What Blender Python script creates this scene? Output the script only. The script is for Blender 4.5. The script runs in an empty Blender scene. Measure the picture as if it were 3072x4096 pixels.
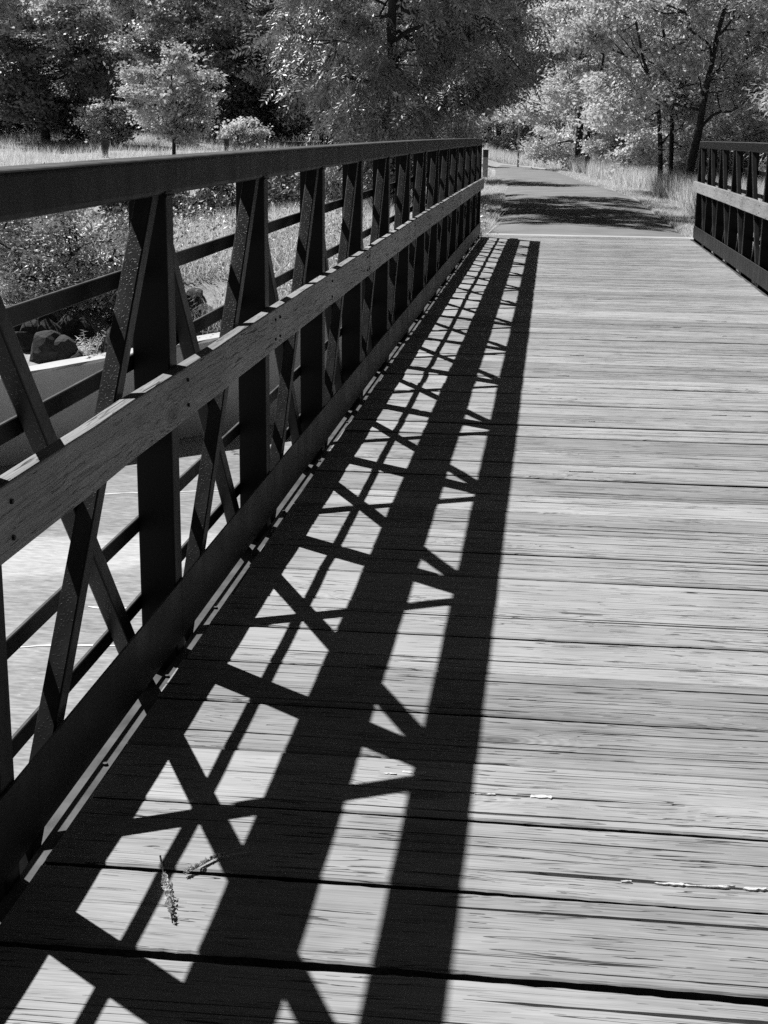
import bpy, bmesh, math, random
import numpy as np
from mathutils import Matrix, Vector

random.seed(7)
RNG = np.random.default_rng(11)
scene = bpy.context.scene
COL = scene.collection
R = math.radians

# ------------------------------------------------------------------ camera
CAMB, YMID = 0.0002, 10.6           # camber of the bridge
PITCH, YAW, ROLL = 0.25954, 0.11067, 0.01238
CAM = (-0.5251, 0.0, 1.45)
cam_data = bpy.data.cameras.new('camera')
cam_data.sensor_fit = 'HORIZONTAL'
cam_data.sensor_width = 36.0
cam_data.lens = 36.0 * 5741.3 / 3072.0
cam_data.clip_start = 0.05
cam_data.clip_end = 3000.0
cam = bpy.data.objects.new('camera', cam_data)
COL.objects.link(cam)
fwd = Vector((-math.sin(YAW) * math.cos(PITCH), math.cos(YAW) * math.cos(PITCH), -math.sin(PITCH)))
rt = Vector((math.cos(YAW), math.sin(YAW), 0))
up = rt.cross(fwd)
rt2 = rt * math.cos(ROLL) + up * math.sin(ROLL)
up2 = up * math.cos(ROLL) - rt * math.sin(ROLL)
m = Matrix((rt2, up2, -fwd)).transposed().to_4x4()
m.translation = Vector(CAM)
cam.matrix_world = m
scene.camera = cam

# ------------------------------------------------------------------ sky and sun
SUN_DIR = Vector((-0.649, 0.507, 1.0)).normalized()
world = bpy.data.worlds.new('World')
scene.world = world
world.use_nodes = True
wn = world.node_tree
sky = wn.nodes.new('ShaderNodeTexSky')
sky.sky_type = 'NISHITA'
sky.sun_disc = False
sky.sun_elevation = R(50.5)
sky.sun_rotation = R(-52.0)
sky.air_density = 0.22        # deep, dry, clear sky: hard black shadows
sky.dust_density = 0.18
sepc = wn.nodes.new('ShaderNodeSeparateColor')       # black and white film behind a red filter
wn.links.new(sky.outputs[0], sepc.inputs[0])
wn.links.new(sepc.outputs[0], wn.nodes['Background'].inputs[0])
wn.nodes['Background'].inputs[1].default_value = 0.05
sun_data = bpy.data.lights.new('sun', 'SUN')
sun_data.energy = 5.0
sun_data.angle = R(0.53)
sun_data.color = (1, 1, 1)
sun = bpy.data.objects.new('sun', sun_data)
COL.objects.link(sun)
sun.rotation_euler = (-SUN_DIR).to_track_quat('-Z', 'Y').to_euler()
sun.location = (-20, 15, 30)
scene.view_settings.view_transform = 'Standard'
scene.view_settings.look = 'None'
scene.view_settings.exposure = 0.48
scene.view_settings.gamma = 1.0
scene.render.engine = 'CYCLES'
scene.cycles.max_bounces = 5
scene.cycles.diffuse_bounces = 2
scene.cycles.transmission_bounces = 3
scene.cycles.use_denoising = False      # keep the film-like grain and the crisp wood checks
scene.cycles.use_adaptive_sampling = False
scene.cycles.transparent_max_bounces = 4


# ------------------------------------------------------------------ helpers
def tag(o, label=None, cat=None, group=None, kind=None):
    if label: o['label'] = label
    if cat: o['category'] = cat
    if group: o['group'] = group
    if kind: o['kind'] = kind
    return o


def empty(name, loc=(0, 0, 0)):
    o = bpy.data.objects.new(name, None)
    o.empty_display_size = 0.2
    o.location = loc
    COL.objects.link(o)
    return o


def link(name, mesh, mat=None, parent=None, loc=(0, 0, 0), rot=None):
    o = bpy.data.objects.new(name, mesh)
    COL.objects.link(o)
    if mat and not mesh.materials: mesh.materials.append(mat)
    o.location = loc
    if rot: o.rotation_euler = rot
    if parent: o.parent = parent
    return o


def np_mesh(name, verts, quads=None, tris=None, smooth=False):
    """Fast mesh from numpy arrays."""
    me = bpy.data.meshes.new(name)
    verts = np.asarray(verts, np.float32).reshape(-1, 3)
    loops, starts, totals, pos = [], [], [], 0
    if quads is not None and len(quads):
        q = np.asarray(quads, np.int32).reshape(-1, 4)
        loops.append(q.ravel()); starts.append(pos + 4 * np.arange(len(q))); totals.append(np.full(len(q), 4)); pos += 4 * len(q)
    if tris is not None and len(tris):
        t = np.asarray(tris, np.int32).reshape(-1, 3)
        loops.append(t.ravel()); starts.append(pos + 3 * np.arange(len(t))); totals.append(np.full(len(t), 3)); pos += 3 * len(t)
    loops = np.concatenate(loops); starts = np.concatenate(starts); totals = np.concatenate(totals)
    me.vertices.add(len(verts)); me.vertices.foreach_set('co', verts.ravel())
    me.loops.add(len(loops)); me.loops.foreach_set('vertex_index', loops.astype(np.int32))
    me.polygons.add(len(starts)); me.polygons.foreach_set('loop_start', starts.astype(np.int32))
    try:
        me.polygons.foreach_set('loop_total', totals.astype(np.int32))
    except Exception:
        pass
    me.polygons.foreach_set('use_smooth', np.full(len(starts), bool(smooth)))
    me.update(calc_edges=True)
    return me


def bend(y):
    return -CAMB * (y - YMID) ** 2


def extrude_y(name, prof, ys, mat, parent, smooth=False, wob=0.0):
    """A closed (x, z) profile, counter clockwise seen from -Y, swept along Y over the camber."""
    prof = np.asarray(prof, float)
    n, k = len(prof), len(ys)
    V = np.zeros((k, n, 3))
    for i, y in enumerate(ys):
        V[i, :, 0] = prof[:, 0] + (RNG.normal(0, wob) if wob else 0)
        V[i, :, 1] = y
        V[i, :, 2] = prof[:, 1] + bend(y) + (RNG.normal(0, wob) if wob else 0)
    q = []
    for i in range(k - 1):
        for j in range(n):
            a, b = i * n + j, i * n + (j + 1) % n
            q.append((a, b, b + n, a + n))
    bm = bmesh.new()
    vs = [bm.verts.new(v) for v in V.reshape(-1, 3)]
    for f in q: bm.faces.new([vs[t] for t in f])
    bm.faces.new([vs[j] for j in range(n)][::-1])
    bm.faces.new([vs[(k - 1) * n + j] for j in range(n)])
    bmesh.ops.recalc_face_normals(bm, faces=bm.faces)
    me = bpy.data.meshes.new(name); bm.to_mesh(me); bm.free()
    return link(name, me, mat, parent)


def rrect(x0, x1, z0, z1, r, seg=4):
    """Rounded rectangle profile."""
    pts = []
    for cx, cz, a0 in ((x1 - r, z1 - r, 0), (x0 + r, z1 - r, 90), (x0 + r, z0 + r, 180), (x1 - r, z0 + r, 270)):
        for s in range(seg + 1):
            a = R(a0 + 90 * s / seg)
            pts.append((cx + r * math.cos(a), cz + r * math.sin(a)))
    return pts


def box_mesh(name, x0, x1, y0, y1, z0, z1, bev=0.0, seg=2):
    bm = bmesh.new()
    bmesh.ops.create_cube(bm, size=1)
    for v in bm.verts:
        v.co = Vector((x0 + (v.co.x + .5) * (x1 - x0), y0 + (v.co.y + .5) * (y1 - y0), z0 + (v.co.z + .5) * (z1 - z0)))
    if bev: bmesh.ops.bevel(bm, geom=list(bm.edges), offset=bev, segments=seg, affect='EDGES', profile=0.5)
    me = bpy.data.meshes.new(name); bm.to_mesh(me); bm.free()
    return me


# ------------------------------------------------------------------ materials (all neutral grey: a black and white picture)
def new_mat(name):
    mt = bpy.data.materials.new(name)
    mt.use_nodes = True
    nt = mt.node_tree
    return mt, nt, nt.nodes['Principled BSDF'], nt.nodes['Material Output']


class G:
    """Tiny node graph helper."""
    def __init__(s, nt): s.nt = nt
    def n(s, t, **kw):
        x = s.nt.nodes.new('ShaderNode' + t)
        for k, v in kw.items(): setattr(x, k, v)
        return x
    def l(s, a, b): s.nt.links.new(a, b)
    def val(s, sock, v):
        if hasattr(v, 'is_output'): s.l(v, sock)
        else: sock.default_value = v
    def math(s, op, a, b=0.0, c=None, clamp=False):
        x = s.n('Math', operation=op, use_clamp=clamp)
        s.val(x.inputs[0], a); s.val(x.inputs[1], b)
        if c is not None: s.val(x.inputs[2], c)
        return x.outputs[0]
    def mapv(s, v, scale=(1, 1, 1), loc=(0, 0, 0)):
        x = s.n('Mapping'); s.l(v, x.inputs[0])
        x.inputs['Scale'].default_value = scale
        s.val(x.inputs['Location'], loc)
        return x.outputs[0]
    def noise(s, v, scale, detail=3, rough=.55, dist=0.0):
        x = s.n('TexNoise'); s.l(v, x.inputs['Vector'])
        x.inputs['Scale'].default_value = scale; x.inputs['Detail'].default_value = detail
        x.inputs['Roughness'].default_value = rough; x.inputs['Distortion'].default_value = dist
        return x.outputs[0]
    def ss(s, v, a, b, lo=0.0, hi=1.0):
        x = s.n('MapRange', interpolation_type='SMOOTHSTEP')
        s.val(x.inputs[0], v)
        for i, t in enumerate((a, b, lo, hi)): x.inputs[i + 1].default_value = t
        return x.outputs[0]
    def lin(s, v, a, b, lo, hi):
        x = s.n('MapRange'); s.val(x.inputs[0], v)
        for i, t in enumerate((a, b, lo, hi)): x.inputs[i + 1].default_value = t
        return x.outputs[0]
    def bump(s, hgt, strength, dist, normal=None):
        x = s.n('Bump'); x.inputs['Strength'].default_value = strength; x.inputs['Distance'].default_value = dist
        s.l(hgt, x.inputs['Height'])
        if normal: s.l(normal, x.inputs['Normal'])
        return x.outputs[0]


def wood_mat(name, base, axis='X', crack=1.0, contrast=1.0, stain=0.35, bump=1.0):
    mt, nt, p, out = new_mat(name); g = G(nt)
    tc = g.n('TexCoord').outputs['Object']
    oi = g.n('ObjectInfo')
    rnd = oi.outputs['Random']
    sep = g.n('SeparateXYZ'); g.l(tc, sep.inputs[0])
    L, A, B = (sep.outputs[0], sep.outputs[1], sep.outputs[2]) if axis == 'X' else (sep.outputs[1], sep.outputs[0], sep.outputs[2])
    # offset per piece
    off = g.math('MULTIPLY', rnd, 37.0)
    cmb = g.n('CombineXYZ')
    g.l(g.math('ADD', L, off), cmb.inputs[0]); g.l(g.math('ADD', A, off), cmb.inputs[1]); g.l(g.math('ADD', B, off), cmb.inputs[2])
    v0 = cmb.outputs[0]
    # knots bend the grain
    vor = g.n('TexVoronoi', feature='F1'); g.l(g.mapv(v0, (1.5, 4.2, 4.2)), vor.inputs['Vector']); vor.inputs['Scale'].default_value = 1.0
    kd = vor.outputs['Distance']
    kr = g.n('SeparateColor'); g.l(vor.outputs['Color'], kr.inputs[0])
    gate = g.math('GREATER_THAN', kr.outputs[0], 0.52)
    knot = g.math('MULTIPLY', g.ss(kd, 0.05, 0.13, 1, 0), gate)
    swirl = g.math('MULTIPLY', g.ss(kd, 0.02, 0.45, 1, 0), gate)
    warp = g.math('MULTIPLY', g.math('SUBTRACT', g.noise(g.mapv(v0, (1.3, 3, 3)), 1.0, 2), 0.5), 0.045)
    warp = g.math('ADD', warp, g.math('MULTIPLY', swirl, 0.022))
    cm2 = g.n('CombineXYZ'); s2 = g.n('SeparateXYZ'); g.l(v0, s2.inputs[0])
    g.l(s2.outputs[0], cm2.inputs[0]); g.l(g.math('ADD', s2.outputs[1], warp), cm2.inputs[1]); g.l(g.math('ADD', s2.outputs[2], warp), cm2.inputs[2])
    v = cm2.outputs[0]
    fine = g.noise(g.mapv(v, (3.5, 230, 230)), 1.0, 3, .6)
    mid = g.noise(g.mapv(v, (1.1, 42, 42)), 1.0, 3, .6)
    broad = g.noise(g.mapv(v, (.8, 8, 8)), 1.0, 2)
    blot = g.noise(g.mapv(v0, (3, 5, 5)), 1.0, 4, .6)
    # hairline checks: level lines of a strongly stretched noise
    cn = g.noise(g.mapv(v, (.75, 26, 26)), 1.0, 1.5, .45)
    cmask = g.ss(g.noise(g.mapv(v0, (1.7, 9, 9), (5, 3, 1)), 1.0, 2), .44, .58)
    cr = g.math('MULTIPLY', g.ss(g.math('ABSOLUTE', g.math('SUBTRACT', cn, .5)), .0015, .005, 1, 0), cmask)
    cn2 = g.noise(g.mapv(v, (1.6, 70, 70), (9, 2, 4)), 1.0, 1.0, .4)
    cmask2 = g.ss(g.noise(g.mapv(v0, (2.6, 14, 14), (1, 8, 3)), 1.0, 2), .50, .66)
    cr2 = g.math('MULTIPLY', g.ss(g.math('ABSOLUTE', g.math('SUBTRACT', cn2, .5)), .004, .012, .9, 0), cmask2)
    crk = g.math('MULTIPLY', g.math('MAXIMUM', cr, cr2), crack, clamp=True)
    dash = g.math('MULTIPLY', g.ss(g.noise(g.mapv(v, (9, 150, 150), (4, 4, 2)), 1.0, 2, .5), .65, .68), g.ss(g.noise(g.mapv(v0, (2.2, 10, 10), (7, 1, 2)), 1.0, 3, .6), .42, .60, 0, .75))
    dash2 = g.math('MULTIPLY', g.ss(g.noise(g.mapv(v, (4.5, 80, 80), (1, 9, 6)), 1.0, 2, .5), .665, .685), g.ss(g.noise(g.mapv(v0, (1.5, 7, 7), (3, 3, 8)), 1.0, 2, .6), .46, .58, 0, .9))
    tone = g.math('ADD', g.lin(fine, .3, .7, -.22 * contrast, .22 * contrast), g.lin(mid, .3, .7, -.07 * contrast, .07 * contrast))
    tone = g.math('ADD', tone, g.lin(broad, .3, .7, -.07 * contrast, .07 * contrast))
    tone = g.math('SUBTRACT', tone, g.math('MAXIMUM', dash, dash2))
    tone = g.math('ADD', tone, g.lin(blot, .3, .7, -.15, .13))
    tone = g.math('ADD', tone, g.lin(rnd, 0, 1, -.24, .17))
    tone = g.math('ADD', tone, 1.0)
    # dark water stains with their own shape
    st = g.ss(g.noise(g.mapv(v0, (2.3, 11, 11), (2, 7, 5)), 1.0, 4, .7), .60, .78, 0, stain)
    tone = g.math('MULTIPLY', tone, g.math('SUBTRACT', 1.0, st))
    rings = g.math('MULTIPLY', g.math('SINE', g.math('MULTIPLY', kd, 150.0)), g.math('MULTIPLY', swirl, .12))
    tone = g.math('ADD', tone, rings)
    tone = g.math('MULTIPLY', tone, g.math('SUBTRACT', 1.0, g.math('MULTIPLY', knot, .5)))
    tone = g.math('MULTIPLY', tone, g.math('SUBTRACT', 1.0, g.math('MULTIPLY', crk, .86)))
    c = g.math('MAXIMUM', g.math('MULTIPLY', tone, base), 0.012)
    g.l(c, p.inputs['Base Color'])
    p.inputs['Roughness'].default_value = .6
    p.inputs['Specular IOR Level'].default_value = .45
    hgt = g.math('ADD', g.math('MULTIPLY', fine, .28), g.math('MULTIPLY', mid, .5))
    hgt = g.math('SUBTRACT', hgt, g.math('MULTIPLY', g.math('MAXIMUM', crk, g.math('MAXIMUM', dash, dash2)), 1.6))
    hgt = g.math('ADD', hgt, g.math('MULTIPLY', rings, 1.0))
    g.l(g.bump(hgt, .9 * bump, .0055), p.inputs['Normal'])
    return mt


def steel_mat(name, base, rough=.42, drip=1.0):
    mt, nt, p, out = new_mat(name); g = G(nt)
    tc = g.n('TexCoord').outputs['Object']
    big = g.noise(g.mapv(tc, (1, 1, .35)), 9.0, 4, .6)
    fine = g.noise(tc, 160.0, 3, .6)
    med = g.noise(g.mapv(tc, (1, 1, .45)), 230.0, 2, .5)
    drops = g.ss(med, .56, .72)
    tone = g.math('ADD', g.lin(big, .3, .7, .78, 1.25), g.lin(fine, .3, .7, -.12, .12))
    rust = g.ss(g.noise(g.mapv(tc, (1, 1, .2)), 14, 4, .65), .6, .78, 0, .35)
    col = g.math('MULTIPLY', g.math('MULTIPLY', tone, g.math('ADD', 1.0, rust)), base)
    geo = g.n('NewGeometry'); sz = g.n('SeparateXYZ'); g.l(geo.outputs['True Normal'], sz.inputs[0])
    top_sheen = g.math('MULTIPLY', g.ss(sz.outputs[2], .55, .95), g.lin(big, .3, .7, .07, .14))      # pale sheen of upward faces put into the colour
    g.l(g.math('ADD', col, top_sheen), p.inputs['Base Color'])
    g.l(g.math('ADD', g.lin(big, .3, .7, rough - .06, rough + .12), g.math('MULTIPLY', rust, .5)), p.inputs['Roughness'])
    p.inputs['Specular IOR Level'].default_value = .09
    h = g.math('ADD', g.math('MULTIPLY', drops, .8 * drip), g.math('MULTIPLY', fine, .25))
    g.l(g.bump(h, .45, .0010), p.inputs['Normal'])
    return mt


def rough_mat(name, base, scale=4.0, var=.25, fine_scale=60, rough=.9, bump=.5, bdist=.01, spec=.3):
    mt, nt, p, out = new_mat(name); g = G(nt)
    tc = g.n('TexCoord').outputs['Object']
    a = g.noise(tc, scale, 5, .6); b = g.noise(tc, fine_scale, 3, .6)
    t = g.math('ADD', g.lin(a, .3, .7, 1 - var, 1 + var), g.lin(b, .3, .7, -var * .6, var * .6))
    g.l(g.math('MULTIPLY', t, base), p.inputs['Base Color'])
    p.inputs['Roughness'].default_value = rough
    p.inputs['Specular IOR Level'].default_value = spec
    g.l(g.bump(g.math('ADD', a, g.math('MULTIPLY', b, .5)), bump, bdist), p.inputs['Normal'])
    return mt


def leaf_mat(name, base, trans=.4, spec=.35, var=.35, rough=.45):
    mt, nt, p, out = new_mat(name); g = G(nt)
    geo = g.n('NewGeometry')
    rnd = geo.outputs['Random Per Island']
    c = g.math('MULTIPLY', g.lin(rnd, 0, 1, 1 - var, 1 + var), base)
    g.l(c, p.inputs['Base Color'])
    p.inputs['Roughness'].default_value = rough
    p.inputs['Specular IOR Level'].default_value = spec
    tr = g.n('BsdfTranslucent'); g.l(g.math('MULTIPLY', c, 1.25), tr.inputs[0])
    mx = g.n('MixShader'); mx.inputs[0].default_value = trans
    g.l(p.outputs[0], mx.inputs[1]); g.l(tr.outputs[0], mx.inputs[2]); g.l(mx.outputs[0], out.inputs[0])
    return mt


M = {}
M['deck'] = wood_mat('weathered_deck_wood', .335, contrast=1.0, stain=.22)
M['rub'] = wood_mat('weathered_rail_wood', .285, axis='Y', crack=.7, contrast=1.2, stain=.3)
M['gap_shade'] = rough_mat('gap_shade_wood', .022, 12, .4, 90, .9)
M['fresh'] = rough_mat('fresh_split_wood', .62, 20, .12, 200, .8)
M['steel'] = steel_mat('dark_painted_steel', .009)
M['steel_diag'] = steel_mat('dark_painted_steel_dripped', .015, .36, 1.3)
M['concrete'] = rough_mat('pale_concrete', .42, 1.6, .16, 40, .85, .4, .006)
M['asphalt'] = rough_mat('old_asphalt', .19, 1.1, .2, 130, .88, .5, .006)
M['stone'] = rough_mat('dark_stone', .055, 5, .35, 40, .85, .7, .02)
M['bark'] = rough_mat('dark_bark', .045, 7, .35, 45, .9, .9, .03)
M['post_wood'] = rough_mat('grey_post_wood', .28, 9, .2, 60)
M['leaf_dark'] = leaf_mat('leaf_dark', .14, .16)
M['leaf_mid'] = leaf_mat('leaf_mid', .44, .12)
M['leaf_light'] = leaf_mat('leaf_light', .55, .42)
M['leaf_shrub'] = leaf_mat('leaf_shrub', .42, .10)
M['leaf_ash'] = leaf_mat('leaf_ash', .28, .07, .5)
M['leaf_maple'] = leaf_mat('leaf_maple', .50, .3)
M['grass'] = leaf_mat('meadow_grass', .56, .46, .25, .3)
M['grass_tall'] = leaf_mat('tall_pale_grass', .58, .46, .25, .35)
M['seed'] = leaf_mat('dry_grass_seed', .5, .25, .2, .2)


# ------------------------------------------------------------------ terrain
SHX = np.array([-90, -40, -16, -8.5, -1.9, 1.9, 8.5, 16, 40, 90.])
SHY = np.array([26, 17, 11.2, 10.74, 18.1, 18.1, 10.74, 11.2, 17, 26.])
WATER_Z = -1.87


def sst(x, a, b):
    t = np.clip((x - a) / (b - a), 0, 1)
    return t * t * (3 - 2 * t)


PATH_Y = np.array([20, 28, 37, 42, 47, 54, 60.6, 67.6, 71, 76, 84., 120])
PATH_R = np.array([1.62, 1.61, 1.60, 1.25, .70, .15, -.22, -1.3, -2.4, -5, -11., -60])
PATH_L = np.array([-1.52, -1.56, -1.77, -1.85, -2.15, -2.75, -3.1, -4.3, -6., -10, -20., -90])


def ground_z(x, y):
    x = np.asarray(x, float); y = np.asarray(y, float)
    xc = np.interp(y, PATH_Y, (PATH_R + PATH_L) / 2)
    away = np.abs(x - xc)
    left = sst(-x, 2.2, 8.0)
    f = -0.09 - .03 * sst(away, 1.4, 3) - .28 * left * sst(60 - y, 0, 35) + .036 * np.clip(y - 36, 0, 34) * left
    f = f + .02 * np.sin(x * .9) * np.cos(y * .7) * sst(away, 2, 4) + .05 * np.sin(x * .31 + 1) * np.sin(y * .23) * sst(away, 2.5, 6)
    f = f + .55 * sst(y, 75, 130)
    ys = np.interp(x, SHX, SHY)
    slope = np.where((np.abs(x) > 1.9) & (np.abs(x) < 8.5), .66, .97)
    d = (y - ys) * slope
    bank = -1.02 + .06 * np.sin(x * 2.1) * np.sin(y * 1.7)
    t = sst(d, .2, 4.2)
    land = bank * (1 - t) + f * t
    far = np.where(d > .35, land, np.where(d > .05, land * (d - .05) / .3 + -2.6 * (1 - (d - .05) / .3), -2.6))
    dn = -3.6 - y
    near = np.where(dn > 0, -2.6 + 2.45 * sst(dn, 0, 2.2), -2.6)
    return np.where(y > 4, far, near)


def axis(segs):
    out = []
    for a, b, s in segs:
        out += list(np.arange(a, b, s))
    return np.array(out + [segs[-1][1]])


gx = axis([(-900, -150, 75), (-150, -40, 8), (-40, -14, 1.2), (-14, 11, .22), (11, 40, 1.2), (40, 150, 8), (150, 900, 75)])
gy = axis([(-300, -30, 30), (-30, -8, 2), (-8, 8, .6), (8, 25, .22), (25, 70, .8), (70, 150, 5), (150, 1400, 90)])
XX, YY = np.meshgrid(gx, gy)
ZZ = ground_z(XX, YY)
nx, ny = len(gx), len(gy)
idx = np.arange(nx * ny).reshape(ny, nx)
quads = np.stack([idx[:-1, :-1], idx[:-1, 1:], idx[1:, 1:], idx[1:, :-1]], -1).reshape(-1, 4)
M['ground'] = rough_mat('grassy_soil', .34, .9, .3, 22, .95, .8, .04)
tag(link('ground', np_mesh('ground', np.stack([XX, YY, ZZ], -1), quads, smooth=True), M['ground']), kind='structure')

# water: pale murky stream with a lighter elongated patch in its colour
mt, nt, p, out = new_mat('murky_water'); g = G(nt)
tc = g.n('TexCoord').outputs['Object']
n1 = g.noise(g.mapv(tc, (1.0, 2.2, 1)), 1.3, 5, .6, .3)
rip = g.noise(g.mapv(tc, (9, 30, 1)), 1.0, 3, .6)
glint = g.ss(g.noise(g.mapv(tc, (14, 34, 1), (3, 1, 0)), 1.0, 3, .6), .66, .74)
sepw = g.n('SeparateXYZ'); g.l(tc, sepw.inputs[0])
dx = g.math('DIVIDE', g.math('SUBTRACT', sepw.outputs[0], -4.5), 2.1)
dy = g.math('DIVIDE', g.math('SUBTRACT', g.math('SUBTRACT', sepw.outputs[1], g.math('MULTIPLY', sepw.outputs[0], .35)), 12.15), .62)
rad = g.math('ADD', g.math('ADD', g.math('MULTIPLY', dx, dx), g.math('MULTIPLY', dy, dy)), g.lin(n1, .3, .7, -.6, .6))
pale_patch = g.ss(rad, .45, 1.25, 1, 0)
cb = g.math('ADD', g.lin(n1, .3, .7, .28, .42), g.math('MULTIPLY', pale_patch, .20))
cb = g.math('ADD', cb, g.lin(rip, .3, .7, -.11, .11))
cb = g.math('ADD', cb, g.math('MULTIPLY', glint, .22))  # ripple glints painted into the water's base colour
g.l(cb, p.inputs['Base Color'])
p.inputs['Roughness'].default_value = .22
p.inputs['IOR'].default_value = 1.33
g.l(g.bump(g.math('ADD', rip, g.math('MULTIPLY', n1, .8)), .35, .012), p.inputs['Normal'])
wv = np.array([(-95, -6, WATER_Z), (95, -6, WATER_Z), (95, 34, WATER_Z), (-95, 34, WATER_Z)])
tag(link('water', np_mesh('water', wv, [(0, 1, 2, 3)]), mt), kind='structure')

# thin pale scum lines on the water
def ribbon(name, pts, w, mat, z):
    pts = np.array(pts, float)
    t = np.linspace(0, 1, 60); k = np.linspace(0, 1, len(pts))
    c = np.stack([np.interp(t, k, pts[:, 0]), np.interp(t, k, pts[:, 1])], -1)
    c[:, 1] += .02 * np.sin(t * 17 + pts[0, 0]) + np.cumsum(RNG.normal(0, .004, 60))
    ww = w * (.7 + .5 * np.abs(np.sin(t * 23)))
    a = np.c_[c[:, 0], c[:, 1] - ww, np.full(60, z)]; b = np.c_[c[:, 0], c[:, 1] + ww, np.full(60, z)]
    V = np.r_[a, b]; i = np.arange(59)
    return link(name, np_mesh(name, V, np.stack([i, i + 1, i + 61, i + 60], -1)), mat)


M['scum'] = rough_mat('pale_scum', .75, 9, .15)
for pts, lab in ((((-5.6, 8.3), (-4.2, 8.55), (-3.2, 8.75)), 'thin wavering pale scum line near the pale patch on the water'),
                 (((-5.2, 12.4), (-4.2, 12.75), (-3.2, 13.0)), 'thin pale scum line on the water between pale patch and concrete wall'),
                 (((-3.7, 9.45), (-3.1, 9.5), (-2.4, 9.7)), 'short pale scum line on the water close beside the bridge')):
    tag(ribbon('scum_line', pts, .013, M['scum'], WATER_Z + .004), lab, 'scum line', 'scum lines on the stream')

# path
ts = np.arange(22.15, 118, .5)
wl = np.interp(ts, PATH_Y, PATH_L); wr = np.interp(ts, PATH_Y, PATH_R)
ker = np.ones(13) / 13
def smooth1(a):
    p_ = np.r_[np.full(6, a[0]), a, np.full(6, a[-1])]
    return np.convolve(p_, ker, 'valid')
wl = smooth1(wl); wr = smooth1(wr)
def pz(x, y):
    return np.full_like(x, -0.05) + .55 * sst(y, 75, 130)
cols = np.linspace(0, 1, 7)
PV = []
for f in cols:
    xs_ = wl + (wr - wl) * f
    jit = RNG.normal(0, .018, len(ts)) if f in (0., 1.) else 0
    zz_ = pz(xs_, ts) - (.05 if f in (0., 1.) else 0)
    PV.append(np.c_[xs_ + jit + (.03 if f == 1. else -.03 if f == 0. else 0), ts, zz_ + .012 * (1 - (2 * f - 1) ** 2)])
PV = np.stack(PV, 1)
k = PV.shape[1]; i = np.arange((len(ts) - 1) * k).reshape(-1, k)[:, :-1].ravel()
tag(link('path', np_mesh('path', PV.reshape(-1, 3), np.stack([i, i + 1, i + 1 + k, i + k], -1), smooth=True), M['asphalt']), kind='structure')


# concrete: wing walls and abutment
def wall_prism(name, a, b, z0a, z0b, th, label, zbot=-2.8):
    a = Vector(a); b = Vector(b)
    d = (b - a).normalized(); nrm = Vector((-d.y, d.x))
    if nrm.y < 0: nrm = -nrm
    N = 40; V = []; Q = []
    for i in range(N + 1):
        t = i / N; c = a.lerp(b, t); zt = z0a + (z0b - z0a) * t + RNG.normal(0, .002)
        j1, j2 = RNG.normal(0, .004), RNG.normal(0, .004)
        f0 = c; f1 = c + nrm * (.022 + j1); f2 = c + nrm * th
        V += [(f0.x, f0.y, zbot), (f0.x, f0.y, zt - .025 + j2), (f1.x, f1.y, zt), (f2.x, f2.y, zt), (f2.x, f2.y, zbot)]
    for i in range(N):
        for j in range(5):
            p0 = i * 5 + j; p1 = i * 5 + (j + 1) % 5
            Q.append((p0, p0 + 5, p1 + 5, p1))
    bm = bmesh.new(); vs = [bm.verts.new(v) for v in V]
    for q in Q: bm.faces.new([vs[t] for t in q])
    bm.faces.new(vs[:5]); bm.faces.new(vs[-5:])
    bmesh.ops.recalc_face_normals(bm, faces=bm.faces)
    me = bpy.data.meshes.new(name); bm.to_mesh(me); bm.free()
    return tag(link(name, me, M['wall']), label, 'wall')


M['wall'] = rough_mat('cast_concrete_wall', .50, 1.1, .14, 26, .85, .35, .006)
wall_prism('wing_wall', (-8.5, 10.74), (-1.9, 18.1), -1.22, -.58, .30, 'pale concrete wing wall rising from the stream below riprap stones')
wall_prism('wing_wall', (1.9, 18.1), (8.5, 10.74), -.58, -1.22, .30, 'concrete wing wall on the sunny side of the footbridge')
wall_prism('abutment', (-1.9, 18.12), (1.9, 18.12), -.9, -.9, .35, 'concrete abutment wall across the stream under the footbridge')
ab = link('deck_seat', box_mesh('deck_seat', -1.78, 1.78, 21.80, 22.22, -1.2, -.034, .012), M['concrete'])
tag(ab, 'pale concrete sill between plank deck and asphalt path', 'sill')

# ------------------------------------------------------------------ the footbridge
B = empty('footbridge', (0, 8, 0))
tag(B, 'dark steel truss footbridge with weathered plank deck and timber rub rails', 'bridge')
BO = Vector((0, 8, 0))


def on_bridge(o):
    """Keep world coordinates while parenting to the bridge's empty."""
    o.parent = B
    o.location = Vector(o.location) - BO
    return o


P0, PITCHP = 2.4442, 1.3386
N0, N1 = -6, 14
Y_START, Y_END = P0 + N0 * PITCHP - .02, P0 + N1 * PITCHP + .10
WX, WY = .103, .078
XI = 1.536                              # inner face of the posts
YS = np.linspace(Y_START, Y_END, 45)


def mirror(prof, s):
    return [(-x * s * -1 if False else x * (1 if s < 0 else -1), z) for x, z in prof]


post_me = {}
for s in (-1, 1):
    x0, x1 = (-XI - WX, -XI) if s < 0 else (XI, XI + WX)
    post_me[s] = box_mesh('vertical_post', x0, x1, 0, WY, -.10, 1.30, .005, 2)
    post_me[s].materials.append(M['steel'])


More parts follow.
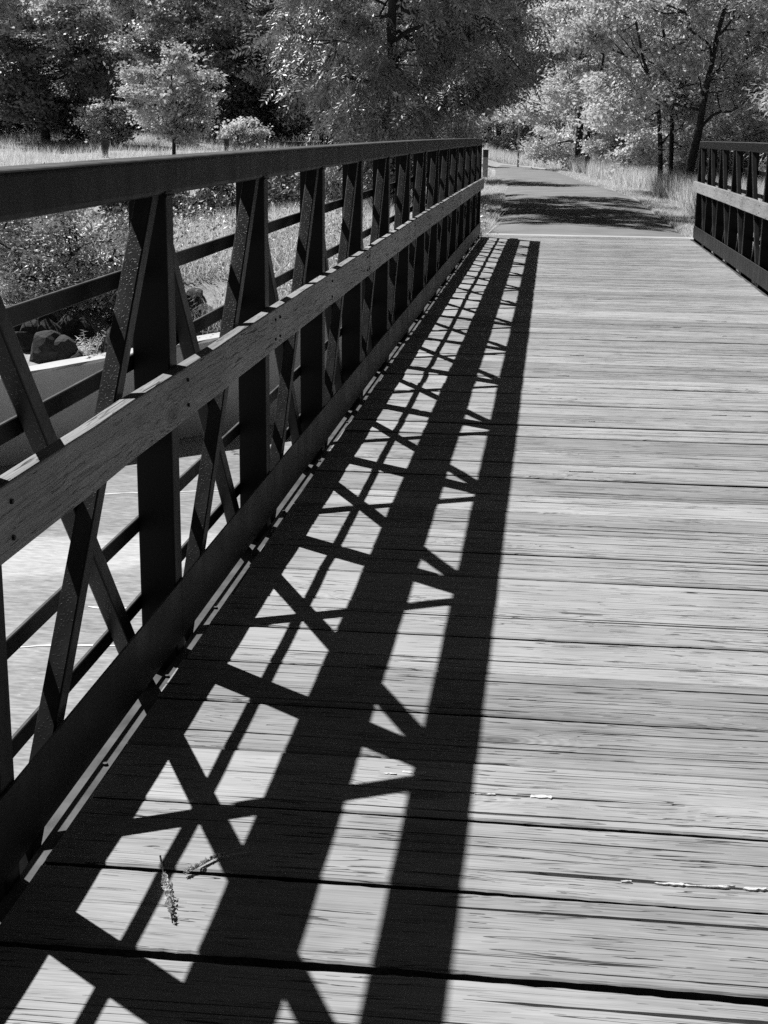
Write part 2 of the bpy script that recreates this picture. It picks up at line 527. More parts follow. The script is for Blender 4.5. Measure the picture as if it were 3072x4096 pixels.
def diag_mesh(s, sign):
    """A square tube on the slope; the inner tube climbs away from the walker, the outer one towards them."""
    mslope = .83 * sign
    a = (1.546, 1.592) if sign > 0 else (1.593, 1.638)
    x0, x1 = (-a[1], -a[0]) if s < 0 else a
    zlo, zhi = -.11, 1.335
    L = (zhi - zlo) * math.hypot(1, mslope)
    me = box_mesh('diagonal_brace', x0, x1, -.0255, .0255, -L / 2, L / 2, .004, 2)
    ang = -math.atan(mslope)
    zc = (zlo + zhi) / 2
    yc = (zc - .60) * mslope
    me.transform(Matrix.Translation((0, yc, zc)) @ Matrix.Rotation(ang, 4, 'X'))
    me.materials.append(M['steel_diag'])
    return me


BOLT = bpy.data.meshes.new('bolt')
bm = bmesh.new(); bmesh.ops.create_cone(bm, segments=10, radius1=.0058, radius2=.005, depth=.006, cap_ends=True); bm.to_mesh(BOLT); bm.free()
diag_me = {(s, k): diag_mesh(s, k) for s in (-1, 1) for k in (-1, 1)}
WELD = bpy.data.meshes.new('weld_bead')
bm = bmesh.new(); bmesh.ops.create_cone(bm, segments=8, radius1=.0045, radius2=.0038, depth=.084, cap_ends=True); bm.to_mesh(WELD); bm.free()
DY = {-1: 0.0, 1: .10}
for s in (-1, 1):
    for n in range(N0, N1 + 1):
        y = P0 + n * PITCHP + DY[s]
        o = link('vertical_post', post_me[s], None, None, (0, y, bend(y))); on_bridge(o)
        w_ = link('weld_bead', WELD, M['steel'], None, (s * (XI - .001), y + WY / 2, 1.2855 + bend(y)), (R(90), 0, 0)); on_bridge(w_)
        if n < N1:
            yc = y + WY / 2 + PITCHP / 2
            for k in (-1, 1):
                o = link('diagonal_brace', diag_me[(s, k)], None, None, (0, yc, bend(yc))); on_bridge(o)
    ys = YS + DY[s]
    mir = (lambda pr: pr) if s < 0 else (lambda pr: [(-x, z) for x, z in pr])
    o = extrude_y('top_chord', mir(rrect(-1.637, -1.538, 1.287, 1.384, .014, 5)), ys, M['steel'], None); on_bridge(o)
    o = extrude_y('bottom_chord', mir(rrect(-1.640, -1.5375, -.20, -.048, .01, 3)), ys, M['steel'], None); on_bridge(o)
    o = extrude_y('ledger_angle', mir([(-1.5390, -.004), (-1.5390, -.09), (-1.532, -.09), (-1.532, -.010), (-1.509, -.010), (-1.509, -.004)][::-1]), ys, M['steel'], None); on_bridge(o)
    # safety rails: flat bars across the outside of the posts
    for zt in (.174, .402, .632, .863, 1.096):
        pr = rrect(-1.650, -1.6395, zt - .044, zt, .002, 1)
        o = extrude_y('safety_rail', mir(pr), ys, M['steel'], None); on_bridge(o)
    # toe plates, four panels long
    j = 0
    cuts = [N0, -3, 1, 5, 8, 11, N1]
    for a, b in zip(cuts[:-1], cuts[1:]):
        ya = P0 + a * PITCHP + DY[s] + .04 + .0015; yb = P0 + b * PITCHP + DY[s] + .04 - .0015
        if a == N0: ya -= .06
        if b == N1: yb += .06
        o = extrude_y('toe_plate', mir([(-1.535, .040), (-1.529, .040), (-1.529, .211), (-1.535, .211)]), np.linspace(ya, yb, 10), M['steel'], None); on_bridge(o)
    # timber rub rail in boards butted on the posts
    jy = [Y_START + DY[s], -2.87, 1.145, 5.157, 7.9, 10.51, 13.19, 15.92, 18.6, 21.42 + DY[s] * .5]
    for a, b in zip(jy[:-1], jy[1:]):
        dz, dx = RNG.normal(0, .0015), abs(RNG.normal(0, .0015))
        o = extrude_y('rub_rail', mir([(x - dx, z + dz) for x, z in rrect(-1.5358, -1.4965, .686, .829, .004, 2)]),
                      np.linspace(a + .0015, b - .0015, 14), M['rub'], None, wob=.0006)
        on_bridge(o)
        # bring the object's origin to the board so that its grain is its own
        c = Vector((0, (a + b) / 2, .757)); o.data.transform(Matrix.Translation(-c)); o.location = Vector(o.location) + c
        for n in range(N0, N1 + 1):
            yb_ = P0 + n * PITCHP + DY[s] + WY / 2
            if a + .01 < yb_ + .03 < b + .04:
                offs = (-.045, .045) if min(abs(yb_ - a), abs(yb_ - b)) < .12 else (0,)
                for oy in offs:
                    if not (a + .012 < yb_ + oy < b - .012): continue
                    for oz in (-.036, .034):
                        link('bolt', BOLT, M['steel'], o, (s * 1.4958, yb_ + oy - c.y, oz + bend(yb_) - 0 * c.z), (0, R(90) * -s, 0))

# floor beams and stringers carry the planks
for n in range(N0, N1 + 1):
    y = P0 + n * PITCHP
    o = link('floor_beam', bpy.data.meshes.get('floor_beam') or box_mesh('floor_beam', -1.53, 1.53, -.04, .04, -.30, -.18), M['steel'], None, (0, y, bend(y))); on_bridge(o)
for x in (-1.0, 0, 1.0):
    o = extrude_y('stringer', [(x - .03, -.179), (x + .03, -.179), (x + .03, -.074), (x - .03, -.074)], YS, M['steel'], None); on_bridge(o)

# planks
gapw = {2.276: .021, 2.576: .011, 2.883: .005, 3.174: .009, 3.470: .009, 3.766: .008, 4.061: .012, 4.354: .010, 4.652: .009, 4.949: .012, 5.240: .009,
        5.530: .010, 5.815: .009, 6.120: .012, 6.415: .010, 6.708: .012}
edges = sorted(gapw)
PP = .2946
lo = []
y = edges[0] - PP
while y > Y_START - .1:
    lo.append(y); gapw[y] = .008; y -= PP
hi = []
y = edges[-1] + PP
while y < 21.72:
    hi.append(y); gapw[y] = float(RNG.uniform(.009, .022)); y += PP
hi.append(21.79); gapw[21.79] = .01
edges = lo[::-1] + edges + hi


def plank_mesh(w, nxp, grooves, seed, edge_amp, tilt):
    """Top surface is a warped grid whose lines follow the cracks; real sides and underside."""
    r = np.random.default_rng(seed)
    L = 1.507
    xs = np.linspace(-L + r.normal(0, .003), L + r.normal(0, .003), nxp)
    def wob(a, n=5):
        s = np.zeros(nxp)
        for q in range(1, n + 1):
            s += r.normal(0, 1 / q) * np.sin(xs * q * 1.7 + r.uniform(0, 6))
        return a * s
    e0 = -w / 2 + wob(edge_amp) + r.normal(0, edge_amp * .35, nxp)
    e1 = w / 2 + wob(edge_amp) + r.normal(0, edge_amp * .35, nxp)
    grain = wob(.0026, 5)
    lines = [(e0, -.005), (e0 + .005, -.0012), (e0 + .012, 0.0)]
    for (yc, hw, dep, xa, xb) in grooves:
        c = yc + grain + wob(.0006, 6) + r.normal(0, .00025, nxp)
        prof = np.clip(np.minimum((xs - xa), (xb - xs)) / .12, 0, 1)
        prof = prof * (.45 + .55 * np.abs(np.sin(xs * r.uniform(2, 5) + r.uniform(0, 6)))) * (1 + r.normal(0, .07, nxp))
        prof = np.clip(prof, 0, 1.3)
        hwv = hw * np.clip(prof, .12, 1.3)
        for off, dd in ((-1.35, .0), (-.9, -1.), (0, -1.15), (.9, -1.), (1.35, 0.)):
            lines.append((c + off * hwv, dep * dd * prof))
    lines += [(e1 - .012, 0.0), (e1 - .005, -.0012), (e1, -.005)]
    n = len(lines)
    T = np.zeros((n, nxp, 3))
    low = wob(.0012, 3)
    for i, (yy, zz) in enumerate(lines):
        T[i, :, 0] = xs; T[i, :, 1] = yy
        T[i, :, 2] = zz + low + tilt * (yy / w) - .003 * (1 - (2 * yy / w) ** 2) * .5
    V = T.reshape(-1, 3)
    I = np.arange(n * nxp).reshape(n, nxp)
    Q = [np.stack([I[:-1, :-1], I[:-1, 1:], I[1:, 1:], I[1:, :-1]], -1).reshape(-1, 4)]
    # skirt: sides, ends and underside
    b0 = V[I[0]].copy(); b0[:, 2] = -.068; b1 = V[I[-1]].copy(); b1[:, 2] = -.068
    nv = len(V)
    V = np.r_[V, b0, b1]
    B0 = nv + np.arange(nxp); B1 = nv + nxp + np.arange(nxp)
    Q.append(np.stack([I[0, 1:], I[0, :-1], B0[:-1], B0[1:]], -1))
    Q.append(np.stack([I[-1, :-1], I[-1, 1:], B1[1:], B1[:-1]], -1))
    Q.append(np.stack([B0[:-1], B1[:-1], B1[1:], B0[1:]], -1))
    TT = []
    for cidx, flip in ((0, False), (-1, True)):
        ring = I[:, cidx]
        mid0, mid1 = B0[cidx], B1[cidx]
        h_ = n // 2
        for a in range(n - 1):
            t = (ring[a], ring[a + 1], mid0 if a < h_ else mid1)
            TT.append(t if flip else t[::-1])
        t = (ring[h_], mid1, mid0)
        TT.append(t if flip else t[::-1])
    me = np_mesh('plank', V, np.concatenate(Q), TT)
    # dirt packed in the open checks and down the sides: second material slot
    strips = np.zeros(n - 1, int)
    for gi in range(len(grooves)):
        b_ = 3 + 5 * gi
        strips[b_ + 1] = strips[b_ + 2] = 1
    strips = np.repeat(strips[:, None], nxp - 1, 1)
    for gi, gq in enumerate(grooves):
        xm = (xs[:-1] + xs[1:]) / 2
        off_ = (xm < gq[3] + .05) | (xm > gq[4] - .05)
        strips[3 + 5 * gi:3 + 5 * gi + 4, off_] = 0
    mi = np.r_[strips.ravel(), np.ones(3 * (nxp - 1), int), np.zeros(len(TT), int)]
    me.materials.append(M['deck']); me.materials.append(M['gap_shade'])
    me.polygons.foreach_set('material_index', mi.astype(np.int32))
    return me


far_planks = [None] * 6
prev = edges[0]
for k, (a, b) in enumerate(zip(edges[:-1], edges[1:])):
    ya, yb = a + gapw[a] / 2, b - gapw[b] / 2
    yc, w = (ya + yb) / 2, yb - ya
    r = random.Random(100 + k)
    near = 1.6 < yc < 12.5
    if near:
        gr = []
        pos = -w / 2 + .03
        while pos < w / 2 - .03:
            if r.random() < .85:
                big = r.random()
                hw = .0011 + .0036 * big ** 1.7
                dep = .008 + 5.0 * hw
                xa = r.uniform(-1.9, .6); ln = r.uniform(.5, 2.8)
                gr.append((pos, hw, dep, xa, xa + ln))
            pos += r.uniform(.015, .046)
        if abs(a - 2.576) < .01:      # the long split with torn splinters
            gr = [q for q in gr if abs(q[0] - (2.662 - yc)) > .03]
            gr.append((2.662 - yc, .0060, .034, -.60, .55))
        if abs(a - 2.883) < .01:
            gr = [q for q in gr if abs(q[0] - (3.012 - yc)) > .025]
            gr.append((3.012 - yc, .0035, .024, -1.10, -.25))
        if abs(b - 2.276) < .01:
            gr = [q for q in gr if abs(q[0] - (2.205 - yc)) > .03]
            gr.append((2.205 - yc, .0050, .032, -.62, 1.4))
        if abs(a - 2.276) < .01:
            gr = [q for q in gr if abs(q[0] - (2.515 - yc)) > .02]
            gr.append((2.515 - yc, .0040, .028, -.80, 1.4))
        gouge = None
        if yc > 3.3 and r.random() < .5:
            gy_, gx_, gl_ = r.uniform(-.09, .09), r.uniform(-.7, 1.0), r.uniform(.18, .5)
            gr = [q for q in gr if abs(q[0] - gy_) > .022]
            gr.append((gy_, .0045, .026, gx_, gx_ + gl_)); gouge = (gy_, gx_, gl_)
        gr.sort()
        me = plank_mesh(w, 120 if yc < 5 else 64, gr, 500 + k, .0030 if abs(b - 2.276) < .01 or abs(a - 2.276) < .01 else .0018, r.gauss(0, .0022))
    else:
        v = k % 6
        if far_planks[v] is None:
            gr = sorted((-.11 + .024 * q + r.uniform(-.004, .004), .0022 + .0030 * r.random(), .030, r.uniform(-1.8, .3), r.uniform(.4, 1.9)) for q in range(9) if r.random() < .75)
            far_planks[v] = plank_mesh(PP - .008, 40, gr, 900 + v, .0018, r.gauss(0, .003))
        me = far_planks[v]
    o = link('plank', me, M['deck'], None, (0, yc, bend(yc) + r.gauss(0, .0012))); on_bridge(o)
    if abs(a - 2.576) < .01 or abs(a - 2.883) < .01 or (near and gouge):
        chips = [(-.232, 2.656, .060, .011), (-.160, 2.657, .095, .007), (-.062, 2.660, .046, .013), (-.318, 2.654, .022, .005), (-.118, 2.664, .035, .005)] if abs(a - 2.576) < .01 else [(-.492, 3.010, .050, .020), (-.79, 3.097, .06, .016), (-.62, 3.006, .05, .006), (-.845, 3.085, .03, .010), (-.70, 3.014, .03, .005)]
        if near and gouge: chips = [(gouge[1] + gouge[2] * f_, yc + gouge[0] - .004 + r.uniform(-.004, .004), r.uniform(.03, .11), r.uniform(.005, .010)) for f_ in (.25, .7)[:r.choice((1, 2))]]
        for (x, yy, ln, wd) in chips:
            bm = bmesh.new()
            q = []
            up_e = [(-.5, .1)] + [(-.5 + (j + r.uniform(.2, .8)) / 7, r.uniform(.05, .5)) for j in range(7)] + [(.5, .0)]
            lo_e = [(.5 - (j + r.uniform(.2, .8)) / 7, -r.uniform(.1, .5)) for j in range(7)]
            for (fx, fy) in up_e + lo_e:
                q.append(bm.verts.new((x + fx * ln, yy - yc + fy * wd, .0025 + .002 * fx + r.uniform(0, .0012))))
            bm.faces.new(q[::-1])
            ext = bmesh.ops.extrude_face_region(bm, geom=list(bm.faces))
            for v_ in [e for e in ext['geom'] if isinstance(e, bmesh.types.BMVert)]: v_.co.z -= .004
            bmesh.ops.recalc_face_normals(bm, faces=bm.faces)
            me2 = bpy.data.meshes.new('splinter'); bm.to_mesh(me2); bm.free()
            link('splinter', me2, M['fresh'], o)
# screws on the ledger angle
scr = bpy.data.meshes.new('screw')
bm = bmesh.new(); bmesh.ops.create_cone(bm, segments=8, radius1=.008, radius2=.006, depth=.006, cap_ends=True); bm.to_mesh(scr); bm.free()
for y in (3.05, 3.62, 4.21, 4.8, 5.4, 6.3, 7.2):
    o = link('screw', scr, M['steel'], None, (-1.523, y, -.001 + bend(y))); on_bridge(o)


# ------------------------------------------------------------------ vegetation
def leaves(cent, length, width, updir=.7, seed=0, droop=.15, axis_dir=None, bias=None, spread=.45, tri=False):
    """Folded rhombic leaves: four corners, one quad each."""
    r = np.random.default_rng(seed)
    n = len(cent)
    N = r.normal(0, 1, (n, 3)); N /= np.linalg.norm(N, axis=1, keepdims=True)
    N = N * (1 - updir) + np.array([0, 0, 1]) * updir * 1.0 + r.normal(0, .18, (n, 3))
    if bias is not None: N = N * .55 + bias
    N /= np.linalg.norm(N, axis=1, keepdims=True)
    A = r.normal(0, 1, (n, 3)) if axis_dir is None else axis_dir + r.normal(0, spread, (n, 3))
    A[:, 2] -= droop
    A -= N * (A * N).sum(1, keepdims=True)
    A /= np.linalg.norm(A, axis=1, keepdims=True) + 1e-9
    Bn = np.cross(N, A)
    s = r.uniform(.65, 1.3, (n, 1))
    l = length * s * .5; w = width * s * .5
    fold = N * (w * r.uniform(-.1, .5, (n, 1)))
    if tri:
        V = np.empty((n, 3, 3))
        V[:, 0] = cent - A * l + Bn * w; V[:, 1] = cent - A * l * .6 - Bn * w; V[:, 2] = cent + A * l + Bn * w * .2
        return V.reshape(-1, 3), np.arange(3 * n).reshape(n, 3)
    V = np.empty((n, 4, 3))
    V[:, 0] = cent - A * l
    V[:, 1] = cent - A * l * .1 + Bn * w + fold
    V[:, 2] = cent + A * l
    V[:, 3] = cent - A * l * .1 - Bn * w + fold
    return V.reshape(-1, 3), np.arange(4 * n).reshape(n, 4)


def tube(pts, rad, sides=6):
    pts = np.asarray(pts, float); k = len(pts)
    V = []
    for i in range(k):
        d = pts[min(i + 1, k - 1)] - pts[max(i - 1, 0)]
        d /= np.linalg.norm(d) + 1e-9
        u = np.cross(d, (0.3, 1, .1)); u /= np.linalg.norm(u) + 1e-9
        v = np.cross(d, u)
        for s in range(sides):
            a = 2 * math.pi * s / sides
            V.append(pts[i] + (u * math.cos(a) + v * math.sin(a)) * rad[i])
    Q = []
    for i in range(k - 1):
        for s in range(sides):
            a = i * sides + s; b = i * sides + (s + 1) % sides
            Q.append((a, b, b + sides, a + sides))
    return np.array(V), np.array(Q)


def wander(r, a, b, k, amp):
    t = np.linspace(0, 1, k)[:, None]
    p = a + (b - a) * t
    p += np.cumsum(r.normal(0, amp, (k, 3)), 0) * np.sin(t * math.pi) ** .5
    return p


def tree(name, x, y, h, rx, base, trunk_r, nleaf, ll, lw, mat, label, seed, lean=(0, 0), clump=.42, fork=None, group=None, limbs=9, trunk_pts=None, cat='tree', skirt=1.0, hang=.15, up_d=.6, extra=(), frond=False, clear=0.0, tri=False):
    """Trunk, limbs and twigs; leaves gather in clumps along the twigs, so the crown keeps gaps."""
    r = np.random.default_rng(seed)
    z0 = float(ground_z(x, y)) - .1
    root = empty(name, (x, y, z0))
    tag(root, label, cat, group)
    tv, tq, n0 = [], [], 0
    def add(p, rad, sides=6):
        nonlocal n0
        v, q = tube(p, rad, sides); tv.append(v); tq.append(q + n0); n0 += len(v)
    top = np.array([lean[0], lean[1], h * .86])
    if trunk_pts is None:
        tp = wander(r, np.zeros(3), top, 9, .035 * h / 8)
    else:
        tp = np.array(trunk_pts, float)
    tl = np.linspace(0, 1, len(tp))
    add(tp, trunk_r * (1 - .8 * tl) + .012, 8)
    for ep in extra:
        add(wander(r, np.array(ep[0]), np.array(ep[1]), 3, .01) if len(ep) == 2 else np.array(ep, float), np.linspace(trunk_r * .6, .02, len(ep)), 6)
    def trunk_at(zr):
        zr = min(max(zr, tp[0, 2]), tp[-1, 2])
        return np.array([np.interp(zr, tp[:, 2], tp[:, 0]), np.interp(zr, tp[:, 2], tp[:, 1]), zr])
    cz = (base + h) / 2; hz = (h - base) / 2
    tips = []
    for i in range(limbs):
        f = (i + r.uniform(.1, .9)) / limbs
        zs = base * .7 + (h * .8 - base * .7) * f
        a = trunk_at(zs)
        az = i * 2.4 + r.normal(0, .35)
        ze = min(zs + r.uniform(.0, .35) * (h - base) * (1 - f * .4) - .12 * (h - base) * skirt * (1 - f), h)
        rel = np.clip((ze - cz) / hz, -1, 1)
        rr = rx * max(.25, math.sqrt(max(0, 1 - rel * rel * .9))) * r.uniform(.72, 1.08)
        b = np.array([trunk_at(zs)[0] + math.cos(az) * rr, trunk_at(zs)[1] + math.sin(az) * rr, ze])
        lp = wander(r, a, b, 7, .05 * rr)
        add(lp, np.linspace(trunk_r * .45 * (1 - .5 * f), .012, 7), 5)
        for j in range(5):
            t = r.uniform(.3, 1.0)
            s = lp[int(t * 6)]
            d = r.normal(0, 1, 3); d[2] = abs(d[2]) * .6 - .15 * skirt
            d += (b - a) / (np.linalg.norm(b - a) + 1e-6) * .8
            d /= np.linalg.norm(d)
            e = s + d * rx * r.uniform(.25, .5)
            sp = wander(r, s, e, 4, .03 * rx)
            add(sp, np.linspace(.016 + trunk_r * .06, .006, 4), 4)
            tips.append(sp[2])
            tips.append(e)
        tips.append(b)
    tips = np.array(tips)
    # vary the clump density: some tips bare, some heavy
    wgt = r.gamma(1.6, 1.0, len(tips)); wgt /= wgt.sum()
    tipn = r.normal(0, 1, (len(tips), 3)); tipn /= np.linalg.norm(tipn, axis=1, keepdims=True)
    cr = clump * r.uniform(.45, 1.2, len(tips))
    if frond:
        # compound leaves: a drooping rachis with paired leaflets
        nf = nleaf // 11
        pick = r.choice(len(tips), nf, p=wgt)
        base_p = tips[pick] + r.normal(0, 1, (nf, 3)) * cr[pick][:, None] * np.array([.7, .7, .36])
        d = base_p - np.array([0, 0, cz]); d /= np.linalg.norm(d, axis=1, keepdims=True)
        d = d * .6 + r.normal(0, .55, (nf, 3)); d[:, 2] -= hang
        d /= np.linalg.norm(d, axis=1, keepdims=True)
        nn = tipn[pick] * .5 + np.array([0, 0, .9]) + r.normal(0, .25, (nf, 3))
        nn -= d * (nn * d).sum(1, keepdims=True); nn /= np.linalg.norm(nn, axis=1, keepdims=True) + 1e-9
        sd = np.cross(nn, d)
        L_ = ll * 2.9 * r.uniform(.7, 1.2, (nf, 1))
        C_, A_, B_ = [], [], []
        for q in range(11):
            t = (q // 2 + .8) / 5.8; sg = (1 if q % 2 else -1) if q < 10 else 0
            dr = np.array([0, 0, -1.]) * (t * t) * L_ * .28
            ax = d * .75 + sd * sg + np.array([0, 0, -.25])
            C_.append(base_p + d * L_ * t + dr + sd * sg * ll * .45); A_.append(ax); B_.append(nn)
        V, Q = leaves(np.concatenate(C_), ll, lw, .3, seed + 1, .1, np.concatenate(A_), np.concatenate(B_) * 1.3, .12)
    else:
        pick = r.choice(len(tips), nleaf, p=wgt)
        off = r.normal(0, 1, (nleaf, 3)) * cr[pick][:, None] * np.array([.72, .72, .34])
        c = tips[pick] + off
        c[:, 2] = np.maximum(c[:, 2], .15)
        if clear:      # the stem shows through: few leaves hang on its near side
            keep = ~((np.abs(c[:, 0] - np.interp(c[:, 2], tp[:, 2], tp[:, 0])) < clear) & (c[:, 1] < .25) & (c[:, 2] < 5.2) & (r.random(nleaf) < .93))
            c, off, pick = c[keep], off[keep], pick[keep]
        ax = off / (np.linalg.norm(off, axis=1, keepdims=True) + 1e-6)
        V, Q = leaves(c, ll, lw, up_d, seed + 1, hang, ax, tipn[pick] * .45, tri=tri)
    link('trunk', np_mesh('trunk', np.concatenate(tv), np.concatenate(tq), smooth=True), M['bark'], root)
    link('crown', np_mesh('crown', V, None if tri else Q, Q if tri else None), mat, root)
    return root


# the spreading tree beside the path whose shade crosses the asphalt
tree('ash_tree', -3.9, 30.5, 8.8, 2.75, .75, .15, 80000, .125, .042, M['leaf_ash'], 'broad leafy tree with drooping leaflets beside the path at the bridge end', 21, limbs=24, clump=.34, skirt=2.0, hang=.55, frond=True)
tree('ash_tree', -4.3, 36.2, 8.2, 2.6, 1.0, .15, 44000, .135, .046, M['leaf_ash'], 'leafy tree standing second from the bridge along the path', 22, limbs=15, clump=.44, skirt=1.6, hang=.5, frond=True)
tree('ash_tree', -5.4, 48.0, 8.0, 2.4, 1.2, .13, 26000, .14, .055, M['leaf_mid'], 'smaller leafy tree where the path begins to bend', 23, limbs=13, clump=.46, skirt=1.4)

# trees across the meadow
ROW = [(-27.0, 66, 5.4, 3.4, 'leaf_dark', 'dark round tree at the far end of the meadow with bare lower trunk', 1.5, .22),
       (-21.6, 60, 5.0, 3.3, 'leaf_dark', 'dark broad tree on a single straight trunk across the meadow', 1.6, .20),
       (-17.2, 66, 5.8, 2.6, 'leaf_mid', 'tree with leaning trunk behind the small bright maple', 1.3, .17),
       (-13.4, 64, 6.0, 3.2, 'leaf_dark', 'dense dark tree right behind the small bright maple', 1.3, .20),
       (-10.0, 61, 5.6, 2.5, 'leaf_mid', 'dark two tone tree between small maple and path tree', 1.3, .15),
       (-8.2, 67, 6.0, 2.6, 'leaf_dark', 'tree behind the path tree with thin paired trunks', 1.3, .15)]
for i, (x, y, h, rx, mt_, lab, bs, tr) in enumerate(ROW):
    tree('meadow_tree', x, y, h, rx, bs, tr, 46000, .17, .12, M[mt_], lab, 40 + i, limbs=17, clump=.50, skirt=1.5, group='trees across the meadow', tri=True)
for i, (x, y, h, rx) in enumerate([(-33, 88, 15, 5), (-25, 90, 15.5, 5), (-18, 92, 15, 5), (-11.5, 90, 15, 5), (-5, 88, 14, 4.6), (-29, 98, 17, 5.2), (-21.5, 100, 17, 5.2), (-15, 99, 16.5, 5.2), (-23.2, 95, 15, 4.6)]):
    tree('back_tree', x, y, h, rx, 2.0, .3, 40000, .26, .19, M['leaf_light'],
         ['pale tall tree at the outer end of the back row', 'pale tall tree behind the dark broad meadow tree', 'pale tall tree behind the leaning trunk', 'pale tall tree behind the dense dark tree', 'pale tall tree in line with the path bend', 'tallest pale tree far behind the outer meadow tree', 'tallest pale tree far behind the straight trunk', 'tallest pale tree far behind the small maple', 'pale tree tucked between the two tall ones behind the straight trunk'][i],
         60 + i, limbs=14, clump=.8, skirt=1.2, group='pale trees in the back row', tri=True)
tree('maple_tree', -13.4, 49.5, 3.9, 1.5, 1.2, .06, 17000, .13, .105, M['leaf_maple'], 'small bright maple on a slim trunk standing alone in the meadow', 31, limbs=11, clump=.36, skirt=1.2)
for i, (x, y, h, rx, lab) in enumerate([(-18.0, 57, 1.9, .9, 'pale bush beside the dark straight tree trunk across the meadow'), (-15.4, 58, 2.0, 1.0, 'pale bush between the dark tree and the small maple'),
                                        (-12.6, 57, 1.3, .7, 'low pale bush behind the trunk of the small maple')]):
    tree('bush', x, y, h, rx, .2, .03, 6500, .12, .085, M['leaf_light'], lab, 80 + i, limbs=9, clump=.3, cat='bush', group='pale bushes under the meadow trees')

# dark thicket closing the ground under the meadow trees
for i, (x, y, h, rx, lab) in enumerate([(-29, 72, 3.4, 2.4, 'dark thicket at the outer end under the meadow trees'), (-25.2, 71, 3.2, 2.4, 'dark thicket behind the bare lower trunk'), (-21.8, 72, 3.6, 2.3, 'dark thicket behind the straight trunk'),
                                        (-18.4, 71, 3.4, 2.3, 'dark thicket behind the pale meadow bushes'), (-15.2, 70, 3.6, 2.2, 'dark thicket behind the small maple'), (-12.0, 70, 3.4, 2.2, 'dark thicket right of the small maple'),
                                        (-9.0, 72, 3.6, 2.2, 'dark thicket behind the paired trunks')]):
    tree('thicket', x, y, h, rx, .1, .04, 14000, .22, .15, M['leaf_dark'], lab, 260 + i, limbs=13, clump=.5, cat='thicket', skirt=1.8, group='dark thickets under the meadow trees', tri=True)

# trees on the sunny side of the path
tree('leaning_tree', 2.95, 38.0, 8.8, 3.0, 2.0, .11, 30000, .13, .075, M['leaf_light'], 'tree with thick dark trunk leaning away from the path', 101, limbs=12, clump=.45, clear=.34,
     trunk_pts=[(-.05, 0, 0), (.0, 0, .9), (.14, 0, 1.7), (.22, .05, 2.5), (.34, .05, 3.3), (.48, .1, 4.2), (.8, .1, 5.6), (1.0, .1, 7.4)])
tree('twin_tree', 2.35, 40.5, 8.2, 2.8, 1.8, .062, 26000, .13, .075, M['leaf_light'], 'slim dark tree with crooked stem left of the leaning trunk', 102, limbs=12, clump=.45, clear=.34,
     trunk_pts=[(.05, 0, 0), (.02, 0, 1.0), (-.06, 0, 1.9), (-.12, 0, 2.4), (-.34, 0, 3.0), (-.6, 0, 3.6), (-.9, 0, 4.8), (-1.0, 0, 6.8)])
tree('twin_tree', 2.70, 41.2, 8.6, 2.8, 1.9, .06, 26000, .13, .075, M['leaf_light'], 'slim dark tree with upright stem beside the leaning trunk', 103, limbs=12, clump=.45, clear=.34,
     trunk_pts=[(.02, 0, 0), (0, 0, 1.2), (-.04, 0, 2.2), (-.06, 0, 2.9), (-.22, 0, 3.7), (-.42, 0, 4.4), (-.6, 0, 5.5), (-.7, 0, 7.2)])
tree('forked_tree', .80, 58.0, 7.5, 2.4, 2.0, .11, 17000, .14, .08, M['leaf_light'], 'small tree forking low into three stems at the path bend', 104, limbs=11, clump=.45, clear=.34,
     trunk_pts=[(.05, 0, 0), (.02, 0, .8), (-.02, 0, 1.7), (-.03, 0, 2.35), (.22, 0, 2.9), (.36, 0, 3.6), (.44, 0, 4.4), (.5, 0, 6.0)], extra=[[(-.03, 0, 2.2), (-.08, 0, 2.8), (-.12, 0, 3.4), (-.1, 0, 4.4)], [(-.03, 0, 2.15), (-.32, 0, 2.6), (-.62, .1, 3.1), (-.9, .1, 4.0)]])
tree('willow_tree', 5.4, 34.0, 7.5, 2.3, .9, .12, 30000, .15, .035, M['leaf_light'], 'pale narrow leaved tree spilling over the end of the sunny rail', 105, limbs=14, clump=.42, skirt=1.6, hang=.5)
RB = [(-3.6, 85, 12, 3.8), (.6, 64, 11, 3.4), (2.6, 56, 10.5, 3.2), (5.6, 50, 10.5, 3.2), (8.6, 47, 10, 3.2), (5.0, 68, 12.5, 4), (9.5, 62, 12, 4), (12, 44, 10, 3.4), (1.5, 84, 14, 4.6), (8.5, 82, 14, 4.8)]
RL = ['tree closing the view where the path leaves to the left', 'pale tree behind the forked tree', 'pale tree behind the twin stems', 'pale tree behind the leaning trunk', 'pale tree behind the narrow leaved tree',
      'tall pale tree rising behind the twin stems', 'tall pale tree rising behind the leaning trunk', 'pale tree beyond the sunny rail end', 'tallest pale tree far behind the forked tree', 'tall pale tree far behind the narrow leaved tree']
for i, (x, y, h, rx) in enumerate(RB):
    tree('woodland_tree', x, y, h, rx, 1.0, .17, 42000, .17, .11, M['leaf_light'] if i % 3 else M['leaf_mid'], RL[i], 120 + i, limbs=14, clump=.6, skirt=1.5, group='trees of the wood beyond the path', tri=True)
